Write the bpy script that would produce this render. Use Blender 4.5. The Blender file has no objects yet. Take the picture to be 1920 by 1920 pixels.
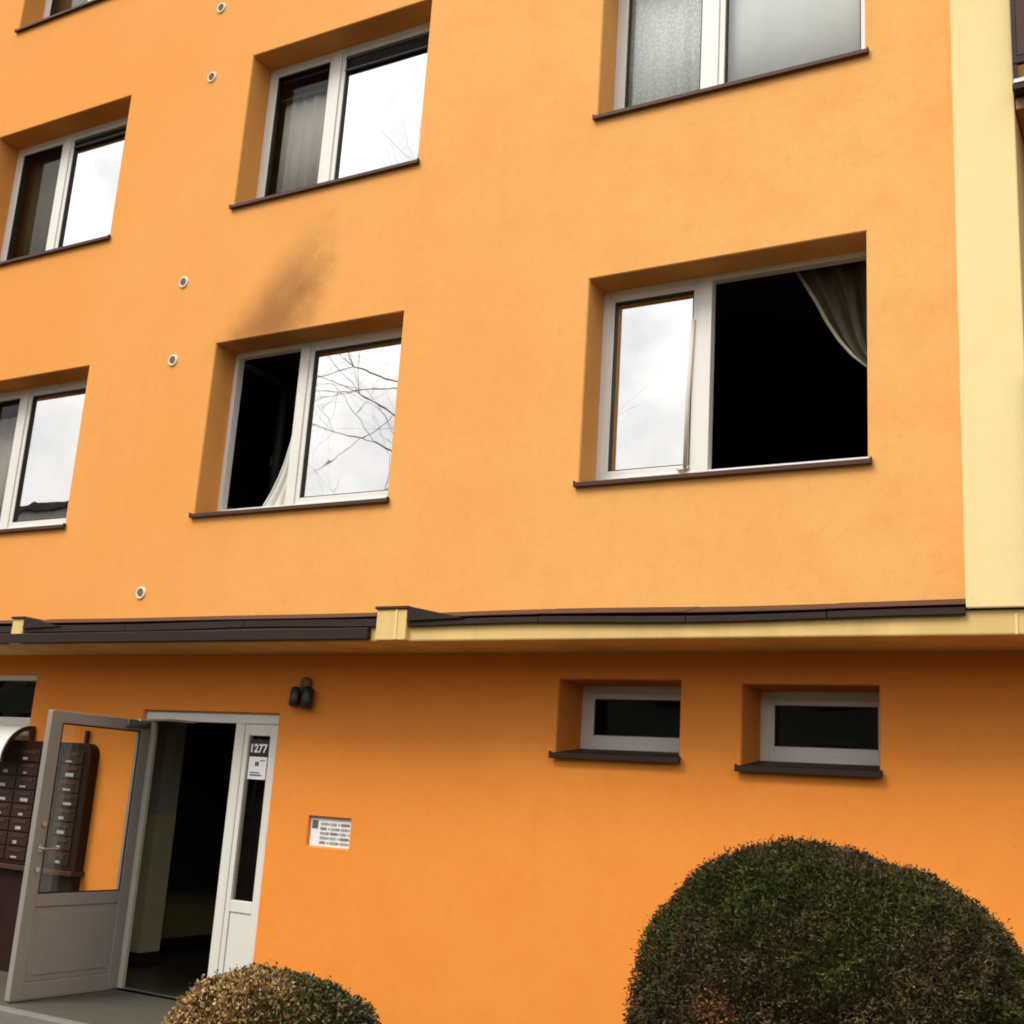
import bpy, math, random
import numpy as np
from mathutils import Vector, Matrix
random.seed(7); rng = np.random.default_rng(7)
SC = bpy.context.scene
COL = SC.collection
Z0 = 3.95                    # all heights below are measured from the first-floor sill line; the lawn is at -Z0

# ------------------------------------------------------------------ camera
YAW, PITCH, ROLL = 0.5253, 0.2368, 0.0649
def cam_axes():
    cy, sy, cp, sp = math.cos(YAW), math.sin(YAW), math.cos(PITCH), math.sin(PITCH)
    f = Vector((-sy*cp, cy*cp, sp)); r = Vector((cy, sy, 0)); u = r.cross(f)
    cr, sr = math.cos(ROLL), math.sin(ROLL)
    return cr*r + sr*u, -sr*r + cr*u, f
_r, _u, _f = cam_axes()
cam = bpy.data.cameras.new('camera'); cam_o = bpy.data.objects.new('camera', cam); COL.objects.link(cam_o)
cam.sensor_width = 36.0; cam.lens = 41.99; cam.clip_start = 0.05; cam.clip_end = 2000
M = Matrix((( _r.x, _u.x, -_f.x, 7.1037), (_r.y, _u.y, -_f.y, -7.0297), (_r.z, _u.z, -_f.z, -2.1254 + Z0), (0, 0, 0, 1)))
cam_o.matrix_world = M
SC.camera = cam_o

# ------------------------------------------------------------------ world, sun, exposure
SUN = Vector((-0.35, -0.66, 0.92)).normalized()
w = bpy.data.worlds.new('World'); SC.world = w; w.use_nodes = True
nt = w.node_tree; N = nt.nodes; L = nt.links; N.clear()
out = N.new('ShaderNodeOutputWorld'); bg = N.new('ShaderNodeBackground'); bg.inputs['Strength'].default_value = 0.075
sky = N.new('ShaderNodeTexSky'); sky.sky_type = 'NISHITA'; sky.sun_disc = False
sky.sun_elevation = math.asin(SUN.z); sky.sun_rotation = math.atan2(SUN.x, SUN.y)
sky.air_density = 1.0; sky.dust_density = 3.0
tc = N.new('ShaderNodeTexCoord')
mp = N.new('ShaderNodeMapping'); mp.inputs['Location'].default_value = (3.1, -1.7, 0.4); mp.inputs['Rotation'].default_value = (0, 0, 0.0)
L.new(tc.outputs['Generated'], mp.inputs['Vector'])
no = N.new('ShaderNodeTexNoise'); no.inputs['Scale'].default_value = 4.2; no.inputs['Detail'].default_value = 6; no.inputs['Roughness'].default_value = .55
rp = N.new('ShaderNodeValToRGB')
rp.color_ramp.elements[0].position = .38; rp.color_ramp.elements[0].color = (8.4, 8.4, 9.0, 1)
rp.color_ramp.elements[1].position = .56; rp.color_ramp.elements[1].color = (15.6, 15.2, 14.7, 1)
mx = N.new('ShaderNodeMix'); mx.data_type = 'RGBA'; mx.inputs['Factor'].default_value = 0.95
L.new(mp.outputs['Vector'], no.inputs['Vector']); L.new(no.outputs['Fac'], rp.inputs['Fac'])
sx_ = N.new('ShaderNodeSeparateXYZ'); L.new(tc.outputs['Generated'], sx_.inputs[0])
el = N.new('ShaderNodeMapRange'); el.inputs['From Min'].default_value = 0; el.inputs['From Max'].default_value = 1; el.inputs['To Min'].default_value = .44; el.inputs['To Max'].default_value = 1.56
L.new(sx_.outputs['Z'], el.inputs['Value'])          # an overcast sky is brighter overhead than at the horizon
sc_ = N.new('ShaderNodeVectorMath'); sc_.operation = 'SCALE'; L.new(rp.outputs['Color'], sc_.inputs[0]); L.new(el.outputs['Result'], sc_.inputs['Scale'])
L.new(sky.outputs['Color'], mx.inputs['A']); L.new(sc_.outputs[0], mx.inputs['B'])
L.new(mx.outputs['Result'], bg.inputs['Color']); L.new(bg.outputs['Background'], out.inputs['Surface'])
sl = bpy.data.lights.new('sun', 'SUN'); sl.energy = 1.5; sl.angle = math.radians(25); sl.color = (1, .96, .9)
so = bpy.data.objects.new('sun', sl); COL.objects.link(so); so.rotation_euler = SUN.to_track_quat('Z', 'Y').to_euler(); so.location = (0, -10, 20)
vs = SC.view_settings
SC.display_settings.display_device = 'sRGB'
vs.view_transform = 'Standard'; vs.look = 'None'; vs.gamma = 1; vs.use_curve_mapping = False
vs.exposure = 0.80
SC.render.engine = 'CYCLES'
SC.cycles.use_denoising = True
SC.cycles.filter_width = 1.9
SC.cycles.max_bounces = 10; SC.cycles.transparent_max_bounces = 16; SC.cycles.glossy_bounces = 5
SC.cycles.caustics_reflective = False; SC.cycles.caustics_refractive = False

# ------------------------------------------------------------------ materials
class NB:
    """tiny node helper"""
    def __init__(s, name):
        s.m = bpy.data.materials.new(name); s.m.use_nodes = True
        s.t = s.m.node_tree; s.t.nodes.clear()
        s.o = s.t.nodes.new('ShaderNodeOutputMaterial')
    def n(s, typ, **kw):
        x = s.t.nodes.new(typ)
        for k, v in kw.items(): setattr(x, k, v)
        return x
    def l(s, a, b): s.t.links.new(a, b)
    def val(s, x, inp):
        if hasattr(x, 'is_output'): s.l(x, inp)
        else: inp.default_value = x
    def math(s, op, a, b=0.0, c=0.0, clamp=False):
        x = s.n('ShaderNodeMath', operation=op, use_clamp=clamp)
        s.val(a, x.inputs[0]); s.val(b, x.inputs[1]); s.val(c, x.inputs[2])
        return x.outputs[0]
    def smooth(s, v, lo, hi):
        x = s.n('ShaderNodeMapRange', interpolation_type='SMOOTHSTEP')
        s.val(v, x.inputs['Value']); s.val(lo, x.inputs['From Min']); s.val(hi, x.inputs['From Max'])
        return x.outputs['Result']
    def noise(s, vec, scale, detail=4, rough=.5):
        x = s.n('ShaderNodeTexNoise'); x.inputs['Scale'].default_value = scale; x.inputs['Detail'].default_value = detail; x.inputs['Roughness'].default_value = rough
        s.l(vec, x.inputs['Vector']); return x.outputs['Fac']
    def mix(s, f, a, b, blend='MIX'):
        x = s.n('ShaderNodeMix', data_type='RGBA', blend_type=blend)
        s.val(f, x.inputs['Factor'])
        for v, i in ((a, 'A'), (b, 'B')):
            if hasattr(v, 'is_output'): s.l(v, x.inputs[i])
            else: x.inputs[i].default_value = (*v[:3], 1)
        return x.outputs['Result']
    def scale(s, vec, sx, sy, sz):
        x = s.n('ShaderNodeVectorMath', operation='MULTIPLY'); s.l(vec, x.inputs[0]); x.inputs[1].default_value = (sx, sy, sz)
        return x.outputs[0]
    def pos(s): return s.n('ShaderNodeNewGeometry').outputs['Position']
    def bump(s, h, strength, dist):
        x = s.n('ShaderNodeBump'); x.inputs['Strength'].default_value = strength; x.inputs['Distance'].default_value = dist
        s.l(h, x.inputs['Height']); return x.outputs['Normal']
    def principled(s, col, rough=.6, metal=0, spec=.5, normal=None):
        b = s.n('ShaderNodeBsdfPrincipled')
        if hasattr(col, 'is_output'): s.l(col, b.inputs['Base Color'])
        else: b.inputs['Base Color'].default_value = (*col[:3], 1)
        s.val(rough, b.inputs['Roughness']); b.inputs['Metallic'].default_value = metal
        b.inputs['Specular IOR Level'].default_value = spec
        if normal is not None: s.l(normal, b.inputs['Normal'])
        s.l(b.outputs[0], s.o.inputs['Surface']); return b

def pm(name, col, rough=.6, metal=0, var=.12, vs=6.0, bump=0.0, bs=150.0, bd=.002, spec=.5, streak=False):
    b = NB(name); P = b.pos()
    if streak: P = b.scale(P, 1, 1, .12)
    n1 = b.noise(P, vs, 5, .6)
    c = b.mix(n1, tuple(v*(1-var) for v in col), tuple(v*(1+var) for v in col))
    nm = b.bump(b.noise(b.pos(), bs, 3), bump, bd) if bump else None
    b.principled(c, rough, metal, spec, nm); return b.m

def plaster(name, col, soot=False, drift=None, rough_mix=1.0):
    b = NB(name); P = b.pos()
    big = b.noise(b.scale(P, 1, 1, .6), .55, 3, .5)
    mid = b.noise(P, 2.2, 6, .62)
    sml = b.noise(P, 13, 5, .6)
    grain = b.noise(P, 75, 4, .7)
    fine = b.noise(P, 260, 3, .6)
    if drift:      # vignette and filter tint put into the paint colour: deeper orange at one end of the block, yellower at the other
        dx = b.n('ShaderNodeSeparateXYZ'); b.l(P, dx.inputs[0])
        big = b.math('ADD', b.math('MULTIPLY', big, .8), b.math('MULTIPLY', b.math('SUBTRACT', dx.outputs['X'], 1.6), .10), clamp=True)
        c = b.mix(big, *drift)
    else:
        c = b.mix(big, tuple(v*f for v, f in zip(col, (.975, .93, .84))), tuple(v*f for v, f in zip(col, (1.025, 1.07, 1.16))))
    c = b.mix(b.math('MULTIPLY', b.smooth(mid, .42, .70), .36*rough_mix), c, tuple(v*f for v, f in zip(col, (.93, .84, .70))))
    c = b.mix(b.math('MULTIPLY', b.smooth(sml, .46, .74), .28*rough_mix), c, tuple(v*f for v, f in zip(col, (.86, .80, .70))))
    c = b.mix(b.math('MULTIPLY', b.smooth(grain, .50, .72), .42*rough_mix), c, tuple(v*f for v, f in zip(col, (.72, .66, .55))))
    c = b.mix(b.math('MULTIPLY', b.smooth(grain, .50, .30), .22), c, tuple(min(v*f, .95) for v, f in zip(col, (1.08, 1.12, 1.3))))
    # faint rain streaks and dust
    st = b.noise(b.scale(P, 7, 7, .35), 1.0, 4, .55)
    c = b.mix(b.math('MULTIPLY', b.smooth(st, .55, .80), .05), c, (.24, .14, .06))
    if soot:
        sx = b.n('ShaderNodeSeparateXYZ'); b.l(P, sx.inputs[0])
        X = sx.outputs['X']; Zr = b.math('SUBTRACT', sx.outputs['Z'], Z0)
        wob = b.math('SUBTRACT', b.noise(P, 3.2, 8, .68), .5)
        h = b.math('SUBTRACT', Zr, 1.51)
        # plume axis leans to the right as it climbs
        ax = b.math('ADD', b.math('MULTIPLY', b.math('POWER', b.math('MAXIMUM', h, 0.0), .7), .54), .48)
        dxx = b.math('ADD', b.math('SUBTRACT', X, ax), b.math('MULTIPLY', wob, .55))
        wid = b.math('MAXIMUM', b.math('ADD', b.math('MULTIPLY', h, -.38), .72), .2)
        q = b.math('DIVIDE', dxx, wid)
        g = b.math('SUBTRACT', 1.0, b.smooth(b.math('ABSOLUTE', q), .05, 1.0))
        fade = b.math('SUBTRACT', 1.0, b.smooth(b.math('ADD', h, b.math('MULTIPLY', wob, .8)), .15, 1.15))
        up = b.smooth(h, -.3, .10)
        s = b.math('MULTIPLY', b.math('MULTIPLY', g, fade), b.math('MULTIPLY', up, .80))
        c = b.mix(s, c, (.25, .105, .032))
    nm = b.bump(b.math('ADD', fine, b.math('MULTIPLY', b.noise(P, 40, 3), .4)), .30, .003)
    b.principled(c, .92, 0, .2, nm); return b.m

def glass(name, refl, tint=(.93, .95, .93), wobble=.015, dirt=0.0):
    b = NB(name)
    g = b.n('ShaderNodeBsdfGlossy'); g.inputs['Roughness'].default_value = .01; g.inputs['Color'].default_value = (.98, .98, .98, 1)
    t = b.n('ShaderNodeBsdfTransparent'); t.inputs['Color'].default_value = (*tint, 1)
    ge = b.n('ShaderNodeNewGeometry'); dt = b.n('ShaderNodeVectorMath', operation='DOT_PRODUCT')
    b.l(ge.outputs['Incoming'], dt.inputs[0]); b.l(ge.outputs['Normal'], dt.inputs[1])
    fr = b.math('POWER', b.math('SUBTRACT', 1.0, b.math('ABSOLUTE', dt.outputs['Value'])), 5.0)   # Schlick
    fac = b.math('ADD', b.math('MULTIPLY', fr, 1-refl), refl, clamp=True)
    if wobble:
        nm = b.bump(b.noise(b.pos(), 3.0, 2), wobble, .05); b.l(nm, g.inputs['Normal'])
    m = b.n('ShaderNodeMixShader'); b.val(fac, m.inputs[0]); b.l(t.outputs[0], m.inputs[1]); b.l(g.outputs[0], m.inputs[2])
    b.l(m.outputs[0], b.o.inputs['Surface']); return b.m

ORANGE = (.79, .368, .102)
MT = {}
MT['plaster'] = plaster('orange_plaster', ORANGE, True, ((.775, .315, .070), (.805, .440, .150)))
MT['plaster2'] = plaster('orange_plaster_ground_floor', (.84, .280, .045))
MT['yellow'] = plaster('pale_yellow_plaster', (.815, .645, .315), rough_mix=.4)
MT['cream'] = pm('cream_painted_concrete', (.70, .48, .175), .85, var=.34, vs=3.5, bump=.25, bs=120, streak=True)
MT['slab'] = pm('shaded_slab_brown', (.34, .17, .07), .9, var=.25, vs=5, bump=.3)  # balcony slabs: the shade of the soffit is put into this brown
MT['brown'] = pm('brown_coated_sheet_metal', (.060, .023, .014), .55, 0, .25, 5, spec=.2)
MT['brown2'] = pm('dark_brown_sheet_metal', (.026, .013, .009), .55, 0, .25, 5, spec=.2)
MT['pvc'] = pm('white_window_plastic', (.74, .72, .66), .38, var=.06, vs=4)
MT['dark_pvc'] = pm('dark_grey_plastic', (.085, .075, .065), .6, var=.5, vs=7)  # open sashes get a darker plastic than the closed ones
MT['gasket'] = pm('black_rubber_gasket', (.018, .018, .016), .6)
MT['clear'] = glass('clear_glass', .045)
MT['dark_clear'] = glass('old_clear_glass', .010, (.86, .86, .83))
MT['mirror'] = glass('sun_protection_glass', .64, (.55, .57, .55), .012)
MT['alu'] = pm('painted_aluminium', (.70, .68, .61), .42, var=.06, vs=3)
MT['leaf_alu'] = pm('grey_painted_door_aluminium', (.25, .23, .20), .40, var=.14, vs=2.5)
MT['steel'] = pm('brushed_steel', (.62, .60, .57), .28, 1.0, .1, 30)
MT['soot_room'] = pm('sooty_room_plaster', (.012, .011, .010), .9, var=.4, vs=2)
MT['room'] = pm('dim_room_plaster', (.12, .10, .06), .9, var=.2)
MT['olive'] = pm('olive_oil_paint', (.36, .30, .11), .5, var=.10, vs=2)
MT['cream_oil'] = pm('pale_olive_oil_paint', (.62, .56, .33), .5, var=.10, vs=2)
MT['greywash'] = pm('grey_whitewash', (.50, .47, .40), .9, var=.10)
MT['tile_dark'] = pm('dark_terrazzo', (.035, .026, .020), .35, var=.5, vs=60)
MT['concrete'] = pm('landing_concrete', (.055, .048, .032), .8, var=.35, vs=9, bump=.4, bs=90)
MT['kerb'] = pm('pale_kerb_concrete', (.15, .14, .12), .85, var=.25, vs=12, bump=.4, bs=90)
MT['grass'] = pm('winter_lawn', (.048, .040, .020), .95, var=.4, vs=14, bump=.8, bs=60, bd=.02)
MT['curtain_grey'] = pm('grey_curtain_cloth', (.56, .54, .54), .95, var=.08, vs=8, bump=.3, bs=400)
MT['curtain_pale'] = pm('pale_grey_curtain_cloth', (.78, .77, .78), .95, var=.06, vs=6)
MT['curtain_white'] = pm('white_curtain_cloth', (.66, .64, .58), .95, var=.10, vs=8)
MT['curtain_dark'] = pm('dark_olive_curtain_cloth', (.085, .07, .035), .95, var=.2, vs=4)
MT['curtain_soot'] = pm('smoke_stained_curtain_cloth', (.085, .070, .038), .95, var=.45, vs=5)
MT['hem'] = pm('pale_curtain_hem', (.38, .35, .26), .95, var=.3, vs=9)
MT['blind'] = pm('dark_olive_blind_slat', (.050, .047, .028), .45, var=.2)
MT['black'] = pm('black_plastic', (.012, .011, .012), .4)
MT['smoked'] = pm('smoky_brown_plastic', (.16, .085, .035), .5)
MT['white'] = pm('white_paper', (.80, .80, .78), .7, var=.03)
MT['print'] = pm('grey_print', (.10, .10, .11), .7)
MT['green_print'] = pm('green_print', (.05, .16, .06), .7)
MT['mail'] = pm('dark_brown_mailbox_lacquer', (.024, .009, .007), .45, var=.3, vs=8, spec=.15)
MT['mail_door'] = pm('brown_mailbox_door_lacquer', (.034, .014, .010), .40, var=.4, vs=12, spec=.25)
MT['label'] = pm('pale_name_label', (.36, .33, .29), .6, var=.6, vs=30)
MT['vent_rim'] = pm('white_vent_plastic', (.74, .62, .46), .7, var=.08)
MT['vent_in'] = pm('grey_vent_mesh', (.24, .20, .165), .7, var=.2, vs=50)
MT['bark'] = pm('grey_brown_bark', (.14, .12, .10), .95, var=.35, vs=20, bump=.8, bs=40, bd=.01)
MT['block_grey'] = pm('grey_panel_render', (.30, .30, .28), .9, var=.12, vs=.6)
MT['stick'] = pm('pale_wood', (.62, .56, .46), .7, var=.12, vs=20)
def lace():
    b = NB('white_lace_curtain'); P = b.pos()
    v = b.n('ShaderNodeTexVoronoi'); v.inputs['Scale'].default_value = 42; b.l(P, v.inputs['Vector'])
    c = b.mix(b.smooth(v.outputs['Distance'], .15, .6), (.88, .88, .88), (.62, .62, .64))
    b.principled(c, .95); return b.m
MT['lace'] = lace()
def leafmat(name, rough, spec):
    b = NB(name); a = b.n('ShaderNodeAttribute'); a.attribute_name = 'tone'
    b.principled(a.outputs['Color'], rough, 0, spec); return b.m
MT['needles'] = leafmat('yew_needles', .85, .12)
MT['boxleaf'] = leafmat('glossy_box_leaves', .42, .22)

# ------------------------------------------------------------------ mesh helpers
WLOC = {}
class MB:
    def __init__(s): s.v = []; s.f = []
    def add(s, vs, fs):
        k = len(s.v); s.v += [tuple(p) for p in vs]; s.f += [tuple(i+k for i in f) for f in fs]; return s
    def box(s, x0, x1, y0, y1, z0, z1):
        if x0 > x1: x0, x1 = x1, x0
        if y0 > y1: y0, y1 = y1, y0
        if z0 > z1: z0, z1 = z1, z0
        return s.add([(x0,y0,z0),(x1,y0,z0),(x1,y1,z0),(x0,y1,z0),(x0,y0,z1),(x1,y0,z1),(x1,y1,z1),(x0,y1,z1)],
                     [(0,3,2,1),(4,5,6,7),(0,1,5,4),(1,2,6,5),(2,3,7,6),(3,0,4,7)])
    def quad(s, a, b, c, d): return s.add([a, b, c, d], [(0,1,2,3)])
    def prism_x(s, prof, x0, x1, n=1, jit=None):
        """closed profile of (y, z), run along x with n steps; jit(x) -> z offset"""
        m = len(prof); vs = []; fs = []
        for i in range(n+1):
            x = x0 + (x1-x0)*i/n; dz = jit(x) if jit else 0
            vs += [(x, y, z+dz) for y, z in prof]
        for i in range(n):
            for j in range(m):
                a = i*m+j; b = i*m+(j+1) % m
                fs.append((a, a+m, b+m, b))
        fs.append(tuple(range(m))); fs.append(tuple(n*m + m-1-j for j in range(m)))
        return s.add(vs, fs)
    def prism_y(s, prof, y0, y1):
        """closed profile of (x, z) counter-clockwise seen from -y"""
        m = len(prof); vs = [(x, y0, z) for x, z in prof] + [(x, y1, z) for x, z in prof]
        fs = [tuple(range(m)), tuple(2*m-1-j for j in range(m))]
        for j in range(m):
            k = (j+1) % m; fs.append((j, j+m, k+m, k))
        return s.add(vs, fs)
    def tube(s, pts, rad, n=8, cap=True):
        vs = []; fs = []; pts = [Vector(p) for p in pts]
        if not hasattr(rad, '__len__'): rad = [rad]*len(pts)
        for i, p in enumerate(pts):
            d = (pts[min(i+1, len(pts)-1)] - pts[max(i-1, 0)]).normalized()
            a = d.cross(Vector((0.31, 0.2, 0.93))); a = a.normalized() if a.length > 1e-3 else Vector((1, 0, 0))
            b = d.cross(a)
            vs += [tuple(p + (a*math.cos(2*math.pi*k/n) + b*math.sin(2*math.pi*k/n))*rad[i]) for k in range(n)]
        for i in range(len(pts)-1):
            for k in range(n):
                fs.append((i*n+k, i*n+(k+1) % n, (i+1)*n+(k+1) % n, (i+1)*n+k))
        if cap: fs.append(tuple(range(n-1, -1, -1))); fs.append(tuple((len(pts)-1)*n+k for k in range(n)))
        return s.add(vs, fs)
    def lathe_y(s, cx, cz, prof, n=24):
        """profile of (radius, y) turned about the y axis"""
        vs = []; fs = []; m = len(prof)
        for k in range(n):
            a = 2*math.pi*k/n
            vs += [(cx+r*math.cos(a), y, cz+r*math.sin(a)) for r, y in prof]
        for k in range(n):
            for j in range(m-1):
                a = k*m+j; b = ((k+1) % n)*m+j
                fs.append((a, b, b+1, a+1))
        return s.add(vs, fs)
    def build(s, name, mat, parent=None, bevel=0, smooth=False, origin=None):
        me = bpy.data.meshes.new(name)
        vs = [(x, y, z+Z0) for x, y, z in s.v]
        if parent is not None: o0 = WLOC[parent.name]
        elif origin is not None: o0 = Vector((origin[0], origin[1], origin[2]+Z0))
        else:
            a = np.array(vs); o0 = Vector(((a[:,0].min()+a[:,0].max())/2, (a[:,1].min()+a[:,1].max())/2, a[:,2].min()))
        me.from_pydata([(x-o0.x, y-o0.y, z-o0.z) for x, y, z in vs], [], s.f)
        me.materials.append(MT[mat] if isinstance(mat, str) else mat)
        if smooth: me.polygons.foreach_set('use_smooth', [True]*len(me.polygons))
        o = bpy.data.objects.new(name, me); COL.objects.link(o)
        if parent is not None: o.parent = parent
        else: o.location = o0
        WLOC[o.name] = o0
        if bevel:
            m = o.modifiers.new('bevel', 'BEVEL'); m.width = bevel; m.segments = 2; m.limit_method = 'ANGLE'
        return o
def tag(o, label=None, cat=None, group=None, kind=None):
    if label: o['label'] = label
    if cat: o['category'] = cat
    if group: o['group'] = group
    if kind: o['kind'] = kind
    return o
def empty(name, loc, label, cat, group=None):
    o = bpy.data.objects.new(name, None); COL.objects.link(o); o.empty_display_size = .2
    o.location = (loc[0], loc[1], loc[2]+Z0); WLOC[o.name] = Vector(o.location)
    return tag(o, label, cat, group)
def bx(name, mat, parent, *b, bevel=0): return MB().box(*b).build(name, mat, parent, bevel)

def wall_grid(x0, x1, z0, z1, y, holes, ch=.008):
    """front face at y with chamfered openings; holes: (x0, x1, z0, z1, depth)"""
    mb = MB()
    big = [(a-ch, b+ch, c-ch, d+ch) for a, b, c, d, _ in holes]
    xs = sorted({x0, x1, *[v for h in big for v in h[:2] if x0 < v < x1]})
    zs = sorted({z0, z1, *[v for h in big for v in h[2:] if z0 < v < z1]})
    for i in range(len(xs)-1):
        for j in range(len(zs)-1):
            cx, cz = (xs[i]+xs[i+1])/2, (zs[j]+zs[j+1])/2
            if any(h[0] < cx < h[1] and h[2] < cz < h[3] for h in big): continue
            mb.quad((xs[i], y, zs[j]), (xs[i+1], y, zs[j]), (xs[i+1], y, zs[j+1]), (xs[i], y, zs[j+1]))
    for (a, b, c, d, dep), (A, B, C_, D) in zip(holes, big):
        o = [(A, y, C_), (B, y, C_), (B, y, D), (A, y, D)]
        m = [(a, y+ch, c), (b, y+ch, c), (b, y+ch, d), (a, y+ch, d)]
        e = [(a, y+dep, c), (b, y+dep, c), (b, y+dep, d), (a, y+dep, d)]
        for k in range(4):
            l = (k+1) % 4
            mb.quad(o[k], o[l], m[l], m[k]); mb.quad(m[k], m[l], e[l], e[k])
    return mb
def room_box(x0, x1, y0, y1, z0, z1, hole):
    """inward-looking room shell; hole = (x0, x1, z0, z1) in its front"""
    mb = MB(); a, b, c, d = hole
    mb.quad((x0,y1,z0),(x1,y1,z0),(x1,y1,z1),(x0,y1,z1)); mb.quad((x0,y0,z0),(x0,y1,z0),(x0,y1,z1),(x0,y0,z1))
    mb.quad((x1,y0,z0),(x1,y1,z0),(x1,y1,z1),(x1,y0,z1)); mb.quad((x0,y0,z0),(x1,y0,z0),(x1,y1,z0),(x0,y1,z0)); mb.quad((x0,y0,z1),(x1,y0,z1),(x1,y1,z1),(x0,y1,z1))
    mb.quad((x0,y0,z0),(x1,y0,z0),(x1,y0,c),(x0,y0,c)); mb.quad((x0,y0,d),(x1,y0,d),(x1,y0,z1),(x0,y0,z1))
    mb.quad((x0,y0,c),(a,y0,c),(a,y0,d),(x0,y0,d)); mb.quad((b,y0,c),(x1,y0,c),(x1,y0,d),(b,y0,d))
    return mb

# ------------------------------------------------------------------ ground
g = MB(); g.quad((-300, -300, -Z0), (300, -300, -Z0), (300, 300, -Z0), (-300, 300, -Z0))
tag(g.build('ground', 'grass', origin=(0, 0, -Z0)), kind='structure')
g = MB(); g.box(-2.6, 1.15, -.70, .47, -Z0-.05, -3.80)
land = g.build('entrance_landing', 'concrete', bevel=.01); tag(land, kind='structure')
g = MB(); g.box(-2.62, 1.17, -.80, -.702, -Z0-.05, -3.797); g.build('kerb', 'kerb', land, .012)
g = MB(); g.box(-3.2, 1.2, -9, -.802, -Z0-.05, -3.93)
tag(g.build('path', 'concrete', origin=(-1, -5, -Z0)), kind='structure')

# ------------------------------------------------------------------ the building
B = empty('apartment_building', (2, .4, -Z0), 'orange rendered apartment block with soot above one first floor window', 'building')
W, H, S = 1.94, 1.513, 2.8
CA, CB, CC = -3.50, 0.0, 3.54
FY = .25                      # outer face of the window frames behind the facade
COLS = {'A': CA, 'B': CB, 'C': CC}
holes = []
for c, r in (('A',0),('A',1),('A',2),('B',0),('B',1),('B',2),('C',0),('C',1),('C',2)):
    holes.append((COLS[c], COLS[c]+W, r*S, r*S+H, .34))
fw = wall_grid(-9, 6.06, -.955, 8.6, 0, holes).build('facade_wall', 'plaster', B)
# ground floor wall, set back under the ledge
D = .40
DOOR = (-.70, .79, -3.80, -1.572)
SW = [(3.265, 4.165, -1.785, -1.283), (4.585, 5.445, -1.818, -1.305)]
GLZ = (-3.6, -2.11, -2.75, -1.27)
NICHE = (1.19, 1.585, -2.552, -2.335)
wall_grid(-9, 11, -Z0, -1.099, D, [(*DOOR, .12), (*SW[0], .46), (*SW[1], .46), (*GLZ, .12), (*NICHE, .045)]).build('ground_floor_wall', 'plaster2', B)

# window sill: folded sheet with upturned ends
def sill(parent, x0, x1, yb, zb, yf, zf, mat='brown', lip=.030, ext=.022):
    t = .003; mb = MB()
    prof = [(yb, zb), (yf, zf), (yf-.002, zf-lip), (yf+.008, zf-lip-.002), (yf+.010, zf-t-.004), (yb, zb-t-.004)]
    mb.prism_x(prof, x0-ext, x1+ext)
    for xa in (x0-ext-.006, x1+ext-.002):
        mb.box(xa, xa+.008, yf, yf+.030, zf-lip, zf+.012)
    return mb.build('sill', mat, parent, .002)

def frame_bars(x0, x1, z0, z1, y0, y1, t, tb=None, post=None):
    mb = MB(); tb = tb or t
    mb.box(x0, x0+t, y0, y1, z0, z1); mb.box(x1-t, x1, y0, y1, z0, z1)
    xs = [(x0+t, x1-t)] if post is None else [(x0+t, post[0]), (post[1], x1-t)]
    if post: mb.box(post[0], post[1], y0-.002, y1, z0, z1)
    for a, b in xs: mb.box(a, b, y0+.001, y1, z0, z0+tb); mb.box(a, b, y0+.001, y1, z1-t, z1)
    return mb

def sash_closed(win, x0, x1, z0, z1, gl, inset=.012):
    y = FY+inset
    frame_bars(x0, x1, z0, z1, y, y+.06, .052, .058).build('sash', 'pvc', win, .005)
    frame_bars(x0+.052, x1-.052, z0+.058, z1-.052, y+.006, y+.05, .008).build('gasket', 'gasket', win)
    bx('pane', gl, win, x0+.058, x1-.058, y+.030, y+.034, z0+.064, z1-.058)

def sash_open(win, xh, width, z0, z1, gl, ang, handle=True, side=1, smat='dark_pvc'):
    """sash swung inward about the jamb at xh"""
    mb = frame_bars(0, width, z0, z1, 0, .06, .055, .06)
    gk = frame_bars(.055, width-.055, z0+.06, z1-.055, .006, .05, .008)
    pn = MB().box(.06, width-.06, .030, .034, z0+.065, z1-.06)
    hd = MB().box(width-.04, width-.02, .06, .075, (z0+z1)/2-.03, (z0+z1)/2+.03).box(width-.037, width-.023, .075, .095, (z0+z1)/2-.10, (z0+z1)/2+.012)
    ca, sa = math.cos(ang), math.sin(ang)
    def tf(m):
        m.v = [(xh + side*(x*ca - y*sa), FY+.02 + x*sa + y*ca, z) for x, y, z in m.v]
        return m
    tf(mb).build('sash', smat, win, .004); tf(gk).build('gasket', 'gasket', win); tf(pn).build('pane', gl, win)
    if handle: tf(hd).build('handle', 'steel', win, .003)

POST = (.735, .83)
def window(c, r, left, right, lg, rg, sillmat='brown'):
    x0, z0 = COLS[c], r*S; x1, z1 = x0+W, z0+H
    zb = z0+.068
    post = (x0+POST[0], x0+POST[1])
    win = frame_bars(x0+.001, x1-.001, zb, z1-.001, FY, FY+.075, .042, .035, post).build('window', 'pvc', B, .004)
    sill(win, x0, x1, FY+.004, zb+.004, -.034, z0+.004, sillmat)
    # wall piece under the sill sheet and the dark joint round the frame
    lx = (x0+.042-.008, post[0]+.008); rx = (post[1]-.008, x1-.042+.008)
    zz = (zb+.035-.008, z1-.042+.008)
    for st, (a, b), gl, sd in ((left, lx, lg, 1), (right, rx, rg, -1)):
        if st == 'closed': sash_closed(win, a, b, *zz, gl)
        elif st == 'open': sash_open(win, a if sd > 0 else b, b-a, *zz, gl, math.radians(93), True, sd)
    return win
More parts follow.
